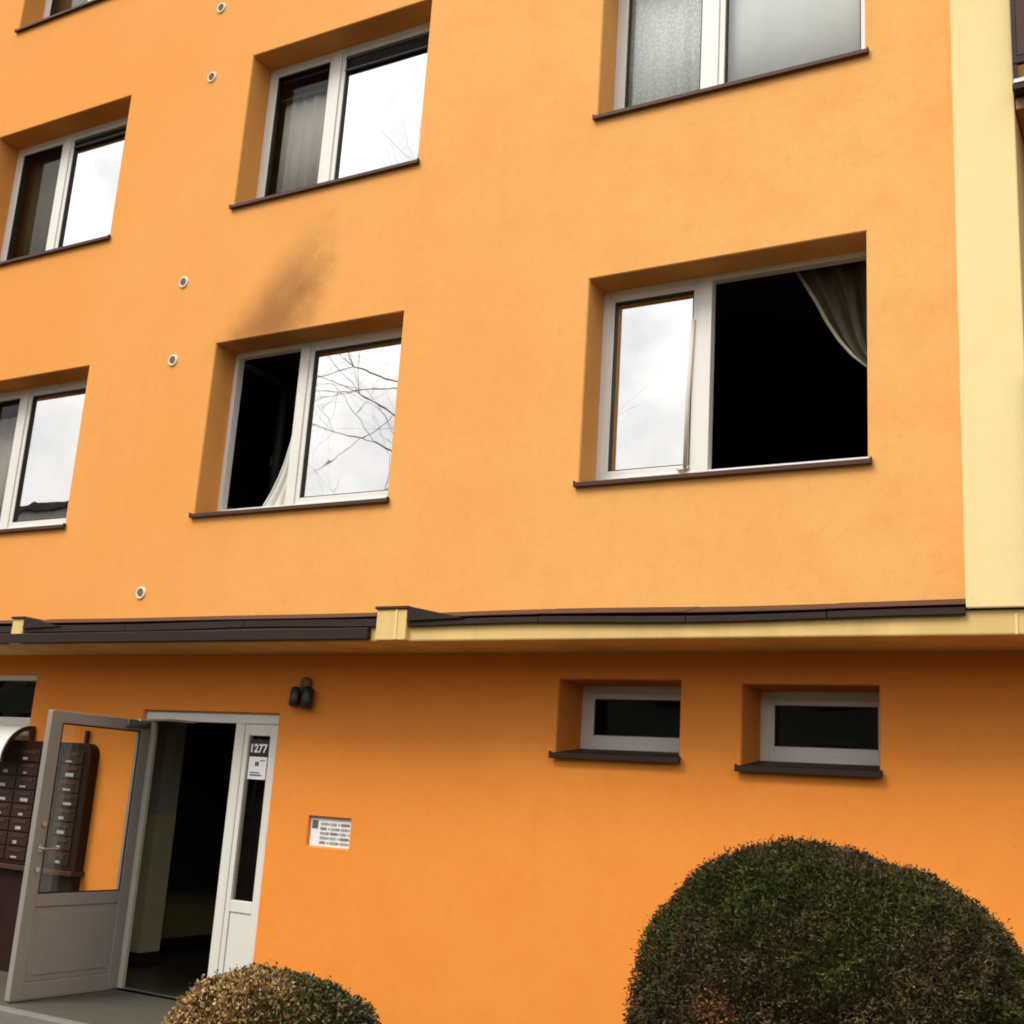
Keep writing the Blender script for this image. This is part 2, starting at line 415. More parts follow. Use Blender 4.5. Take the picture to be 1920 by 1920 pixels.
def blind(win, c, r, which, drop, n):
    x0 = COLS[c]; z1 = r*S+H
    a, b = (x0+.10, x0+POST[0]-.03) if which == 'l' else (x0+POST[1]+.045, x0+W-.09)
    mb = MB(); zt = z1-.098
    yb = FY+.004 if which == 'r' else FY+.07
    mb.box(a, b, yb, yb+.026, zt-.028, zt)
    for k in range(n):
        z = zt-.034-(drop-.034)*(k+.5)/n
        mb.add([(a, yb+.002, z-.004), (b, yb+.002, z-.004), (b, yb+.024, z+.005), (a, yb+.024, z+.005), (a, yb+.002, z-.0025), (b, yb+.002, z-.0025), (b, yb+.024, z+.0065), (a, yb+.024, z+.0065)],
               [(0,3,2,1),(4,5,6,7),(0,1,5,4),(1,2,6,5),(2,3,7,6),(3,0,4,7)])
    mb.box(a, b, yb, yb+.024, zt-drop-.014, zt-drop)
    mb.build('blind', 'blind', win)

WIN = {}
WIN['A0'] = window('A', 0, 'closed', 'closed', 'dark_clear', 'mirror')
WIN['A1'] = window('A', 1, 'closed', 'closed', 'dark_clear', 'mirror')
WIN['A2'] = window('A', 2, 'closed', 'closed', 'clear', 'clear')
WIN['B0'] = window('B', 0, 'open', 'closed', 'dark_clear', 'mirror')
WIN['B1'] = window('B', 1, 'closed', 'closed', 'dark_clear', 'mirror')
WIN['C0'] = window('C', 0, 'closed', 'open', 'mirror', 'dark_clear')
WIN['C1'] = window('C', 1, 'closed', 'closed', 'clear', 'clear')
for c, r in (('B', 2), ('C', 2)): window(c, r, 'closed', 'closed', 'clear', 'clear')
WIN['B0']['label'] = 'window with soot above it and its left sash swung inward'
WIN['C0']['label'] = 'window with a dark burnt-out opening beside one closed pane'
blind(WIN['B1'], 'B', 1, 'r', .13, 5); blind(WIN['B1'], 'B', 1, 'l', .20, 6)
blind(WIN['A1'], 'A', 1, 'r', .075, 3)
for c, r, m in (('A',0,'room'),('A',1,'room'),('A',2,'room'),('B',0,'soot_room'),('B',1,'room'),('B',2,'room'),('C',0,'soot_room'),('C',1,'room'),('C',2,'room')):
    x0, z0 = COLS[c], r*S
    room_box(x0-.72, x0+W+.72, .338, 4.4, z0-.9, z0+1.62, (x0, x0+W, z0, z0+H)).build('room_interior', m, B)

# ledge over the ground floor: cream slab, brown flashing, raised cream blocks
LF = -.22
led = bx('ledge', 'cream', B, -9, 11, LF, .46, -1.10, -.958, bevel=.012)
wv = [(random.uniform(.8, 4.5), random.uniform(0, 6.28), random.uniform(.0012, .0042)) for _ in range(6)]
def jit(x): return sum(a*math.sin(k*x+p) for k, p, a in wv)
def flashing(x0, x1, ztop, zfold, zdrip, yo=-.255):
    t = .004
    top = [(-.002, ztop), (yo, zfold), (yo-.004, zfold-.006), (yo-.002, zfold-.010), (yo+.010, zfold-.010), (-.002, zfold-.008)]
    n = max(3, int((x1-x0)/.12))
    MB().prism_x(top, x0, x1, n, jit).build('flashing_sheet', 'brown', led)
    dr = [(yo+.006, zfold-.022), (yo+.004, zdrip), (yo+.012, zdrip-.004), (yo+.030, zdrip), (yo+.030, zfold-.022)]
    MB().prism_x(dr, x0, x1, n, lambda x: jit(x*1.3+2)).build('drip_strip', 'brown2', led, .003)
xs = [2.40, 3.42, 4.44, 5.30, 6.055]
for i in range(4): flashing(xs[i]+.002, xs[i+1]-.002, -.866+.002*(i % 2), -.935+.002*(i % 2), -.995)
xs = [-1.55, -.35, .9, 2.13]
for i in range(3): flashing(xs[i]+.002, xs[i+1]-.002, -.848, -.915, -.992)
flashing(-6.0, -1.71, -.848, -.915, -.992)
for a, b in ((2.14, 2.395), (-1.70, -1.56)):
    bk = bx('ledge_block', 'cream', led, a, b, -.262, -.001, -1.096, -.880, bevel=.006)
    bx('block_cap', 'brown', led, a-.012, b+.012, -.275, -.001, -.879, -.858, bevel=.004)
    mb = MB(); mb.add([(b+.013, -.27, -.862), (b+.46, -.262, -.950), (b+.013, -.27, -.962), (b+.013, -.20, -.862), (b+.46, -.20, -.950), (b+.013, -.20, -.962)],
                      [(0, 2, 1), (3, 4, 5), (0, 1, 4, 3), (1, 2, 5, 4), (2, 0, 3, 5)])
    mb.build('flashing_gusset', 'brown2', led)
bx('corner_bead', 'yellow', led, 2.305, 2.318, -.268, -.2615, -1.09, -.882)
bx('fascia_board', 'brown2', led, -6, 2.075, -.270, -.221, -1.088, -1.006, bevel=.006)
bx('fascia_joint_bead', 'yellow', led, 6.300, 6.312, -.226, -.219, -1.095, -.985)

# pale yellow end wall of the loggias, balconies beyond it
bx('yellow_pier', 'yellow', B, 6.055, 6.40, -.25, 1.2, -.955, 8.6, bevel=.008)
bx('pier_drip', 'brown2', B, 6.07, 11, -.24, .3, -.9575, -.9552)
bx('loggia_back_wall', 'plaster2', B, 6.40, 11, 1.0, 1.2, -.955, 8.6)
for zs, rail in ((2.02, True), (-.90, True), (4.82, True)):
    sb = bx('balcony_slab', 'slab', B, 6.405, 11, -.24, .998, zs-.02, zs+.06, bevel=.008)
    bx('slab_flashing', 'brown2', sb, 6.40, 11, -.33, .2, zs+.061, zs+.10, bevel=.004)
    bx('white_strip', 'pvc', sb, 6.41, 11, -.335, -.30, zs+.101, zs+.125)
    rl = bx('balcony_railing', 'brown2', B, 6.405, 11, -.31, -.28, zs+1.22, zs+1.27, bevel=.006)
    bx('bottom_rail', 'brown2', rl, 6.405, 11, -.31, -.28, zs+.24, zs+.29, bevel=.006)
    for k in range(4):
        bx('infill_panel', 'brown', rl, 6.43+k*.9, 7.30+k*.9, -.30, -.29, zs+.30, zs+1.21)
        bx('rail_post', 'brown2', rl, 6.406+k*.9, 6.429+k*.9, -.305, -.285, zs+.127, zs+1.21)

# small deep-set ground floor windows
for k, (a, b, c, d) in enumerate(SW):
    y = .775
    win = frame_bars(a+.001, b-.001, c+.05, d-.001, y, y+.07, .055, .06).build('window', 'pvc', B, .005)
    win['label'] = 'small deep-set ground floor window'
    sill(win, a, b, y+.002, c+.052, D-.055, c-.004, 'brown2', .034, .018)
    frame_bars(a+.05, b-.05, c+.106, d-.051, y+.012, y+.065, .044).build('sash', 'pvc', win, .005)
    frame_bars(a+.094, b-.094, c+.150, d-.095, y+.018, y+.06, .008).build('gasket', 'gasket', win)
    bx('pane', 'dark_clear', win, a+.099, b-.099, y+.038, y+.042, c+.154, d-.099)
    room_box(a-.5, b+.5, .858, 3.4, -3.2, -1.15, (a, b, c, d)).build('room_interior', 'room', B)

# glazed screen at the far left of the ground floor
a, b, c, d = GLZ; y = D+.06
win = frame_bars(a, b-.001, c, d-.001, y, y+.07, .055).build('window', 'alu', B, .005)
bx('transom', 'alu', win, a+.055, b-.056, y-.004, y+.07, -1.775, -1.665, bevel=.005)
bx('pane', 'dark_clear', win, a+.055, b-.056, y+.03, y+.035, -1.664, d-.056)
bx('lower_panel', 'pvc', win, a+.056, b-.057, y+.02, y+.05, c+.056, -1.776, bevel=.004)
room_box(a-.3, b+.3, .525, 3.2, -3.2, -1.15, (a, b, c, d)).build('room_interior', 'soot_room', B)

# entrance: frame, fixed sidelight, open leaf
y0, y1 = .44, .51
a, b, c, d = DOOR
mb = MB()
mb.box(a+.001, -.635, y0, y1, c, d-.001); mb.box(-.634, b-.001, y0+.001, y1, -1.655, d-.001)
mb.box(.325, .418, y0-.004, y1, c, -1.656)
fr = mb.build('entrance_frame', 'alu', B, .005)
mb = MB(); sx0, sx1 = .420, .787
mb.box(sx0, sx0+.045, y0+.004, y1-.01, c+.02, -1.658); mb.box(sx1-.10, sx1, y0+.004, y1-.01, c+.02, -1.658)
mb.box(sx0+.045, sx1-.10, y0+.005, y1-.01, -1.748, -1.658); mb.box(sx0+.045, sx1-.10, y0+.005, y1-.01, -3.10, -3.012); mb.box(sx0+.045, sx1-.10, y0+.005, y1-.01, c+.02, c+.11)
mb.build('sidelight_sash', 'alu', fr, .005)
bx('sidelight_pane', 'dark_clear', fr, sx0+.046, sx1-.101, y0+.03, y0+.034, -3.011, -1.749)
bx('lower_panel', 'alu', fr, sx0+.050, sx1-.105, y0+.014, y0+.04, c+.113, -3.103, bevel=.004)
for z in (-1.86, -2.55, -3.45):
    MB().tube([(sx1-.004, y0-.010, z-.045), (sx1-.004, y0-.010, z+.045)], .011, 10).build('hinge', 'steel', fr, smooth=False)
bx('threshold', 'steel', fr, a, .785, .455, .50, -3.7995, -3.785, bevel=.003)
# leaf, swung a quarter turn outward; its visible face looks to +x
LX0, LX1 = -.645, -.59
hy0, hy1, lz0, lz1 = -.625, .41, -3.785, -1.665
mb = MB()
mb.box(LX0, LX1, hy0, hy0+.115, lz0, lz1); mb.box(LX0, LX1, hy1-.105, hy1, lz0, lz1)
for z0_, z1_ in ((lz0, lz0+.12), (-3.13, -3.035), (lz1-.09, lz1)): mb.box(LX0+.001, LX1-.001, hy0+.115, hy1-.105, z0_, z1_)
door = mb.build('door', 'leaf_alu', B, .006)
door['label'] = 'open grey entrance door leaf with large glass pane'
bx('pane', 'clear', door, -.620, -.616, hy0+.116, hy1-.106, -3.034, lz1-.091)
mb = MB()
for q in (0,):
    mb.box(LX1-.012, LX1-.004, hy0+.116, hy0+.126, -3.034, lz1-.091); mb.box(LX1-.012, LX1-.004, hy1-.116, hy1-.106, -3.034, lz1-.091)
    mb.box(LX1-.012, LX1-.004, hy0+.126, hy1-.116, -3.034, -3.024); mb.box(LX1-.012, LX1-.004, hy0+.126, hy1-.116, lz1-.101, lz1-.091)
mb.build('glazing_bead', 'gasket', door)
bx('lower_panel', 'leaf_alu', door, LX0+.012, LX1-.008, hy0+.117, hy1-.107, lz0+.122, -3.132, bevel=.004)
bx('panel_moulding', 'leaf_alu', door, LX1-.008, LX1-.002, hy0+.16, hy1-.15, lz0+.165, -3.175, bevel=.003)
mb = MB(); hx_, hyy, hz_ = LX1, -.555, -2.70
mb.tube([(hx_, hyy, hz_), (hx_+.045, hyy, hz_)], .011, 10); mb.tube([(hx_+.045, hyy-.006, hz_), (hx_+.05, hyy+.13, hz_+.002)], .010, 10)
mb.box(hx_, hx_+.007, hyy-.02, hyy+.02, hz_-.03, hz_+.03)
mb.build('handle', 'steel', door, .002)
for z in (-2.855, -2.52): MB().tube([(hx_, hyy, z), (hx_+.014, hyy, z)], .020, 14).build('lock', 'steel', door)
mb = MB(); mb.box(LX1, LX1+.045, .12, .36, -1.725, -1.67); mb.tube([(LX1+.025, .24, -1.668), (-.30, .30, -1.655), (-.12, .43, -1.66)], .010, 6)
mb.build('door_closer', 'steel', door)
# vestibule
def wallbox(name, mat, *b): return bx(name, mat, B, *b)
wallbox('vestibule_floor', 'tile_dark', -3.2, 1.5, .475, 6.0, -Z0, -3.806)
wallbox('vestibule_ceiling', 'greywash', -3.2, 1.5, .53, 6.0, -1.30, -1.2)
wallbox('vestibule_back_wall', 'olive', -3.2, 1.5, 6.0, 6.1, -3.9, -1.2)
wallbox('vestibule_side_wall', 'olive', -2.25, -2.15, 1.76, 6.0, -3.9, -1.2)
wallbox('skirting', 'tile_dark', -2.149, -2.13, 1.76, 6.0, -3.805, -3.70)
wallbox('vestibule_side_wall', 'olive', 1.0, 1.1, .53, 6.0, -3.9, -1.2)
wallbox('vestibule_pier', 'cream_oil', -2.25, -1.50, 1.5, 1.755, -3.70, -2.46)
wallbox('vestibule_pier', 'greywash', -2.25, -1.502, 1.502, 1.753, -2.459, -1.2)
wallbox('skirting', 'tile_dark', -2.25, -1.495, 1.494, 1.756, -3.805, -3.702)
wallbox('vestibule_side_wall', 'cream_oil', -2.25, -2.15, .53, 1.499, -3.9, -1.2)
wallbox('vestibule_front_wall', 'cream_oil', -2.25, -.702, .525, .60, -3.9, -1.2)
wallbox('vestibule_front_wall', 'olive', .80, 1.1, .525, .60, -3.9, -1.2)
wallbox('vestibule_front_wall', 'greywash', -.70, .80, .525, .60, -1.571, -1.2)

# ------------------------------------------------------------------ curtains (hang in the windows)
def sheet(name, mat, rows, y, amp, folds, label, group=None, nx=40, thick=.002, phase=0):
    """rows: list of (z, xleft, xright); a pleated cloth sheet"""
    mb = MB(); nr = len(rows)
    for i, (z, xl, xr) in enumerate(rows):
        for k in range(nx+1):
            t = k/nx
            yy = y + amp*math.sin(t*folds*2*math.pi + phase + .5*math.sin(3*t+i*.25)) + .3*amp*math.sin(t*folds*4.3*math.pi+1.0+i*.1)
            mb.v.append((xl+(xr-xl)*t, yy, z))
    for i in range(nr-1):
        for k in range(nx):
            q = i*(nx+1)+k; mb.f.append((q, q+1, q+nx+2, q+nx+1))
    o = mb.build(name, mat, smooth=True)
    m = o.modifiers.new('solid', 'SOLIDIFY'); m.thickness = thick
    if label: tag(o, label, 'curtain', group)
    return o
def interp(pts, n):
    z = np.array([p[0] for p in pts]); idx = np.linspace(0, len(pts)-1, n)
    return [tuple(np.interp(idx, range(len(pts)), [p[j] for p in pts])) for j in range(len(pts[0]))], n
def rows_of(pts, n=24):
    idx = np.linspace(0, len(pts)-1, n)
    return [tuple(float(np.interp(q, range(len(pts)), [p[j] for p in pts])) for j in range(3)) for q in idx]
# sooty window: white curtain blown to the post, spilling over the sill
sheet('curtain', 'curtain_white', rows_of([(1.46, .74, .84), (1.25, .70, .82), (.95, .672, .82), (.69, .640, .82), (.50, .60, .82), (.37, .555, .82), (.24, .49, .82), (.14, .42, .82), (.10, .40, .82)], 30), .345, .014, 4,
      'white curtain bunched by the post of the sooty window')
# burnt window: stained curtain sweeping to the right jamb
cr = [(1.53, 4.90, 5.46), (1.40, 4.97, 5.46), (1.27, 5.04, 5.46), (1.12, 5.11, 5.46), (.98, 5.19, 5.46), (.86, 5.28, 5.46), (.77, 5.375, 5.46), (.73, 5.45, 5.46)]
cu = sheet('curtain', 'curtain_soot', rows_of(cr, 40), .45, .030, 3.2, 'smoke stained curtain swept aside in the burnt-out window', nx=50)
hm = rows_of([(z, xl-.004, xl+.022) for z, xl, xr in cr], 40)
h_ = sheet('hem', 'hem', hm, .435, .0, 1, None, nx=2)
h_.location = h_.location - cu.location; h_.parent = cu
sheet('curtain', 'curtain_grey', [(4.02, .12, .80), (3.6, .12, .80), (2.86, .12, .80)], .37, .008, 5, 'grey curtain in the window above the sooty one')
sheet('curtain', 'curtain_dark', [(4.30, CA+.03, CA+.8), (3.6, CA+.03, CA+.8), (2.82, CA+.03, CA+.8)], .42, .012, 5, 'dark olive curtain in a second floor window near the wall vents')
sheet('curtain', 'curtain_grey', [(1.30, CA+.03, CA+.8), (.7, CA+.03, CA+.8), (.04, CA+.03, CA+.8)], .42, .010, 5, 'grey curtain in a first floor window left of the vents')
sheet('curtain', 'lace', [(4.30, CC+.05, CC+.80), (3.6, CC+.05, CC+.80), (2.84, CC+.05, CC+.80)], .352, .008, 6, 'white lace curtain above the burnt-out window')
sheet('curtain', 'curtain_pale', [(4.30, CC+.85, CC+1.93), (3.6, CC+.85, CC+1.93), (2.84, CC+.85, CC+1.93)], .350, .004, 3, 'plain grey curtain beside the lace one')
sheet('curtain', 'curtain_dark', [(7.1, CA+.02, CA+1.9), (6.3, CA+.02, CA+1.9), (5.64, CA+.02, CA+1.9)], .40, .012, 9, 'dark curtain in the top floor window')
# thin stick leaning on the closed pane of the burnt-out window
mb = MB(); mb.tube([(4.212, .245, .115), (4.215, .248, .6), (4.238, .252, 1.20)], [.017, .016, .013], 8); mb.tube([(4.145, .243, .135), (4.175, .240, .115), (4.212, .243, .118), (4.235, .246, .135)], [.006, .013, .014, .006], 8)
tag(mb.build('wooden_stick', 'stick', smooth=True), 'pale stick with a small foot leaning on the closed pane', 'stick')

# ------------------------------------------------------------------ things on the walls
def vent(x, z, label):
    e = empty('wall_vent', (x, 0, z-.06), label, 'vent', 'round wall vents')
    MB().lathe_y(x, z, [(.033, -.003), (.035, -.010), (.039, -.013), (.050, -.012), (.055, -.007), (.056, .002)], 28).build('rim', 'vent_rim', e, smooth=True)
    mb = MB().lathe_y(x, z, [(.0001, -.002), (.036, -.002)], 28)
    for k in (-.016, 0, .016):
        h = math.sqrt(.034**2-k*k); mb.box(x-h, x+h, -.008, -.003, z+k-.003, z+k+.003)
    mb.build('grille', 'vent_in', e)
VX, V1, V2 = -.489, -.640, 1.422
vent(VX, V1, 'round white wall vent just above the ledge flashing')
vent(VX, V2, 'lower vent of the pair left of the soot stain')
vent(VX, V1+S, 'upper vent of the pair left of the soot stain')
vent(VX, V2+S, 'lower vent of the pair beside the second floor window with blinds')
vent(VX, V1+2*S, 'upper vent of the pair beside the second floor window with blinds')

LXC = 1.05
e = empty('wall_lamp', (LXC, .40, -1.55), 'black twin wall lamp with smoky top beside the entrance', 'lamp')
MB().lathe_y(LXC, -1.335, [(.0001, .350), (.03, .352), (.048, .362), (.052, .38), (.050, .399)], 24).build('base', 'smoked', e, smooth=True)
bx('bracket', 'black', e, LXC-.05, LXC+.05, .33, .38, -1.405, -1.370, bevel=.01)
for xx, tz in ((LXC-.060, -1.520), (LXC+.060, -1.535)):
    hd = MB().tube([(xx, .345, -1.372), (xx, .342, -1.385), (xx, .335, -1.46), (xx, .33, tz+.012), (xx, .328, tz)], [.034, .043, .046, .044, .030], 16).build('spot_head', 'black', e, smooth=True)
    MB().tube([(xx, .3275, tz-.001), (xx, .327, tz-.004)], .024, 16).build('lens', 'smoked', hd)

a, b, c, d = NICHE
e = empty('intercom_panel', ((a+b)/2, D, c), 'pale doorbell panel recessed in the orange wall by the entrance', 'intercom')
bx('plate', 'white', e, a+.001, b-.001, .428, .444, c+.001, d-.001, bevel=.003)
bx('frame_strip', 'steel', e, a+.002, b-.002, .424, .4275, d-.014, d-.004)
bx('speaker_grille', 'print', e, a+.02, a+.075, .4255, .4275, d-.085, d-.025)
for j in range(3):
    for k in range(5):
        x = a+.10+j*.095
        bx('name_strip', 'label' if (j+k) % 3 else 'vent_in', e, x, x+.055+.01*((j*2+k) % 3), .4255, .4275, c+.022+k*.034, c+.042+k*.034)
        bx('bell_button', 'steel', e, x+.072, x+.084, .4245, .4275, c+.026+k*.034, c+.038+k*.034)

# house number and notice behind the sidelight glass
e = empty('house_number_sign', (.60, .468, -1.92), 'black house number plate with white digits in the sidelight', 'sign')
bx('plate', 'black', e, .478, .668, .462, .4665, -1.905, -1.775, bevel=.002)
def text(body, size, x, y, z, mat, parent, name='digits'):
    cu = bpy.data.curves.new(name, 'FONT'); cu.body = body; cu.size = size; cu.align_x = 'CENTER'; cu.extrude = .0008; cu.offset = .003
    t = bpy.data.objects.new(name+'_tmp', cu); COL.objects.link(t); bpy.context.view_layer.update()
    me = bpy.data.meshes.new_from_object(t.evaluated_get(bpy.context.evaluated_depsgraph_get())); me.name = name
    bpy.data.objects.remove(t); o = bpy.data.objects.new(name, me); COL.objects.link(o)
    me.materials.clear(); me.materials.append(MT[mat])
    o.parent = parent; o.rotation_euler = (math.radians(90), 0, 0); o.location = Vector((x, y, z+Z0)) - WLOC[parent.name]
    return o
text('1277', .090, .566, .4605, -1.876, 'white', e)
e = empty('paper_notice', (.59, .468, -2.09), 'white paper notice stuck below the house number', 'notice')
bx('sheet', 'white', e, .480, .664, .463, .4655, -2.088, -1.912)
bx('print_line', 'print', e, .50, .62, .4618, .4629, -2.062, -2.050)
bx('print_line', 'print', e, .50, .60, .4618, .4629, -2.042, -2.032)
bx('print_mark', 'green_print', e, .545, .585, .4618, .4629, -1.985, -1.950)
bx('print_line', 'print', e, .595, .645, .4618, .4629, -1.945, -1.936)

# mailboxes on the wall beyond the open leaf
e = empty('mailbox_cabinet', (-1.75, .35, -3.80), 'dark brown mailbox cabinet with rows of small labelled doors', 'mailboxes')
mx0, mx1, mz0, mz1 = -2.36, -1.145, -2.93, -1.875
def arc(cx, cz, r, a0, a1, n=8): return [(cx+r*math.cos(math.radians(a0+(a1-a0)*k/n)), cz+r*math.sin(math.radians(a0+(a1-a0)*k/n))) for k in range(n+1)]
prof = [(mx0, mz0), (mx1, mz0)] + arc(mx1-.10, mz1-.10, .10, 0, 90) + arc(mx0+.14, mz1-.14, .14, 90, 180)
MB().prism_y(prof, .300, .398).build('case', 'mail', e, .006)
rows, cols = 8, 4; cw = (mx1-mx0-.12)/cols; rh = (mz1-mz0-.10)/rows
lb = random.Random(3)
for r in range(rows):
    for c in range(cols):
        if c == 0 and r >= 7: continue
        x = mx0+.05+c*cw; z = mz0+.03+r*rh
        dr = bx('mailbox_door', 'mail_door', e, x+.008, x+cw-.008, .289, .2995, z+.007, z+rh-.007, bevel=.003)
        bx('slot_flap', 'brown', dr, x+.05, x+cw-.05, .283, .2885, z+rh-.045, z+rh-.022, bevel=.002)
        lw = lb.uniform(.04, .10); lx = x+.05+lb.uniform(0, .06)
        bx('name_label', 'label', dr, lx, lx+lw, .2865, .2885, z+.022, z+.022+lb.uniform(.014, .028))
for x in (-2.0, -1.30): bx('post', 'brown', e, x-.012, x+.012, .35, .385, mz1-.002, -1.765)
bx('shelf', 'brown', e, mx0, mx1+.02, .25, .398, -2.972, -2.932, bevel=.005)
bx('stand', 'mail', e, mx0+.05, mx1-.02, .31, .398, -3.80, -2.974, bevel=.006)

e = empty('arched_canopy', (-2.7, .40, -2.08), 'white arched plastic canopy on the wall beside the mailboxes', 'canopy')
pr = [(.392 - .30*math.sin(t*math.pi/16), -2.06 + .315*math.cos(t*math.pi/16)) for t in range(9)]
inn = [(y+.012, z-.012) for y, z in pr[::-1]]
MB().prism_x(pr+inn, -3.4, -2.035).build('hood', 'pvc', e, smooth=False)
MB().prism_x([(y-.004, z+.004) for y, z in pr]+[(y+.022, z-.022) for y, z in pr[::-1]], -2.034, -2.014).build('rim', 'black', e)

# ------------------------------------------------------------------ bushes
def fbm(p, seed, octs=3, s=1.0):
    r = np.random.default_rng(seed); v = np.zeros(len(p))
    for o in range(octs):
        for k in range(6):
            d = r.normal(size=3); d /= np.linalg.norm(d)
            v += np.sin(p@d*s*(2.0**o)*r.uniform(.7, 1.4)+r.uniform(0, 6.28))/(6**.5*1.6**o)
    return v
def dome_point(n, prof, seed):
    """unit directions over the full ball; prof maps to radii"""
    r = np.random.default_rng(seed)
    d = r.normal(size=(n, 3)); d /= np.linalg.norm(d, axis=1)[:, None]; return d
def leaf_mesh(name, P, Nn, length, width, tone, mat, parent, fold=.25, spread=.9, seed=1, blunt=.5):
    r = np.random.default_rng(seed); n = len(P)
    ax = Nn + r.normal(size=(n, 3))*spread; ax /= np.linalg.norm(ax, axis=1)[:, None]
    sd = np.cross(ax, r.normal(size=(n, 3))); sd /= np.linalg.norm(sd, axis=1)[:, None]
    up = np.cross(ax, sd)
    l = (length*r.uniform(.6, 1.3, n))[:, None]; w_ = (width*r.uniform(.7, 1.25, n))[:, None]
    base = P - ax*l*.4
    v = np.stack([base, base+ax*l*.5+sd*w_*.5+up*w_*fold, base+ax*l, base+ax*l*.5-sd*w_*.5+up*w_*fold], 1)
    o0 = np.array(WLOC[parent.name]); v = v + np.array([0, 0, Z0]) - o0
    me = bpy.data.meshes.new(name); me.vertices.add(n*4); me.vertices.foreach_set('co', v.reshape(-1).astype(np.float32))
    me.loops.add(n*4); me.polygons.add(n)
    me.loops.foreach_set('vertex_index', np.arange(n*4, dtype=np.int32)); me.polygons.foreach_set('loop_start', np.arange(0, n*4, 4, dtype=np.int32))
    me.update(calc_edges=True)
    at = me.color_attributes.new('tone', 'FLOAT_COLOR', 'POINT')
    c4 = np.concatenate([tone, np.ones((n, 1))], 1).repeat(4, axis=0); at.data.foreach_set('color', c4.reshape(-1).astype(np.float32))
    me.materials.append(MT[mat]); o = bpy.data.objects.new(name, me); COL.objects.link(o); o.parent = parent; WLOC[o.name] = WLOC[parent.name]
    return o
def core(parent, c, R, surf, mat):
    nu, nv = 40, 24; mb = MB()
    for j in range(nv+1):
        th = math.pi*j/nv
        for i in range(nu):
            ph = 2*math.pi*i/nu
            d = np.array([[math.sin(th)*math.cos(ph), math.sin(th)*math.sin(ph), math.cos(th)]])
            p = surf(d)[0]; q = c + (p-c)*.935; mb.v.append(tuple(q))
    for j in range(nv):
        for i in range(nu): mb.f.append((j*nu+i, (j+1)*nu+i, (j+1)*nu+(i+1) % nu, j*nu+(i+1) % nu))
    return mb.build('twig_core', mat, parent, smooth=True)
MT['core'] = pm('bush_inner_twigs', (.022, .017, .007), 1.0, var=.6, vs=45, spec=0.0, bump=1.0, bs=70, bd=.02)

# big clipped yew
c = np.array([5.765, -1.75, -3.075]); R = np.array([.84, .83, .82])
def surf_big(d):
    e2 = 2.30
    rad = (np.abs(d[:, 0]/R[0])**e2 + np.abs(d[:, 1]/R[1])**e2 + np.abs(d[:, 2]/R[2])**e2)**(-1/e2)
    lump = fbm(d, 5, 3, 3.2)*.004 + fbm(d, 9, 2, 13)*.017 + fbm(d, 19, 2, 30)*.013
    p = c + d*(rad*(1+lump))[:, None]
    p[:, 2] = np.where(d[:, 2] > 0, p[:, 2] - .12*np.clip((p[:, 0]-c[0])/R[0], -1, 1)*np.clip(d[:, 2], 0, 1)*1.0, p[:, 2])
    p[:, 2] = np.maximum(p[:, 2], -3.90)
    return p
e = empty('round_bush', (c[0], c[1], -Z0), 'large dark green and brown clipped evergreen bush in front of the wall', 'bush')
n = 230000
d = dome_point(n, None, 11); d = d[(d[:, 2] > -.75)]
P = surf_big(d); Nn = (P-c)/R**2; Nn /= np.linalg.norm(Nn, axis=1)[:, None]
dep = rng.random(len(P))**1.6*.055; P = P - Nn*dep[:, None] + rng.normal(size=P.shape)*.006
# stray shoots
st = rng.random(len(P)) < .02; P[st] += Nn[st]*rng.uniform(.01, .035, st.sum())[:, None]
br = 1.2*fbm(P, 21, 3, 3.0) + .9*fbm(P, 23, 2, 9.0) + rng.normal(size=len(P))*.35 - .55*(Nn[:, 2]-.45)*1.6
mixv = 1/(1+np.exp(-(br-.25)*3.2))
gcol = np.array([.029, .035, .007]); bcol = np.array([.052, .036, .016])
tone = gcol*(1-mixv[:, None]) + bcol*mixv[:, None]
tone *= np.exp(rng.normal(size=len(P))*.26 + .30*fbm(P, 51, 2, 40))[:, None]
tip = rng.random(len(P)) < .015; tone[tip] = np.array([.10, .09, .05])*rng.uniform(.5, 1.2, tip.sum())[:, None]
# rusty dead patch low on the left front
pd = np.array([5.50, -2.58, -2.84]); rr = np.linalg.norm(P-pd, axis=1)+rng.normal(size=len(P))*.02
dm = rr < .085; tone[dm] = np.array([.19, .080, .032])*rng.uniform(.4, 1.3, dm.sum())[:, None]
leaf_mesh('foliage', P, Nn, .022, .0072, tone, 'needles', e, .2, .9, 3)
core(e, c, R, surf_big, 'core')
MB().tube([(c[0], c[1], -Z0), (c[0]+.02, c[1], -3.5)], [.06, .05], 8).build('stem', 'bark', e)

# small box bush by the entrance, tan leaves on its left, green on its right
c2 = np.array([2.20, -1.0, -3.68]); R2 = np.array([.67, .66, .46])
def surf_small(d):
    e2 = 2.15
    rad = (np.abs(d[:, 0]/R2[0])**e2 + np.abs(d[:, 1]/R2[1])**e2 + np.abs(d[:, 2]/R2[2])**e2)**(-1/e2)
    p = c2 + d*(rad*(1 + fbm(d, 31, 3, 3.5)*.035 + fbm(d, 33, 2, 12)*.018))[:, None]
    p[:, 2] = np.maximum(p[:, 2], -3.93); return p
e = empty('box_bush', (c2[0], c2[1], -Z0), 'small round bush with tan and green glossy leaves by the entrance', 'bush')
d = dome_point(42000, None, 17); d = d[d[:, 2] > -.6]
P = surf_small(d); Nn = (P-c2)/R2**2; Nn /= np.linalg.norm(Nn, axis=1)[:, None]
P = P - Nn*(rng.random(len(P))**1.5*.07)[:, None] + rng.normal(size=P.shape)*.010
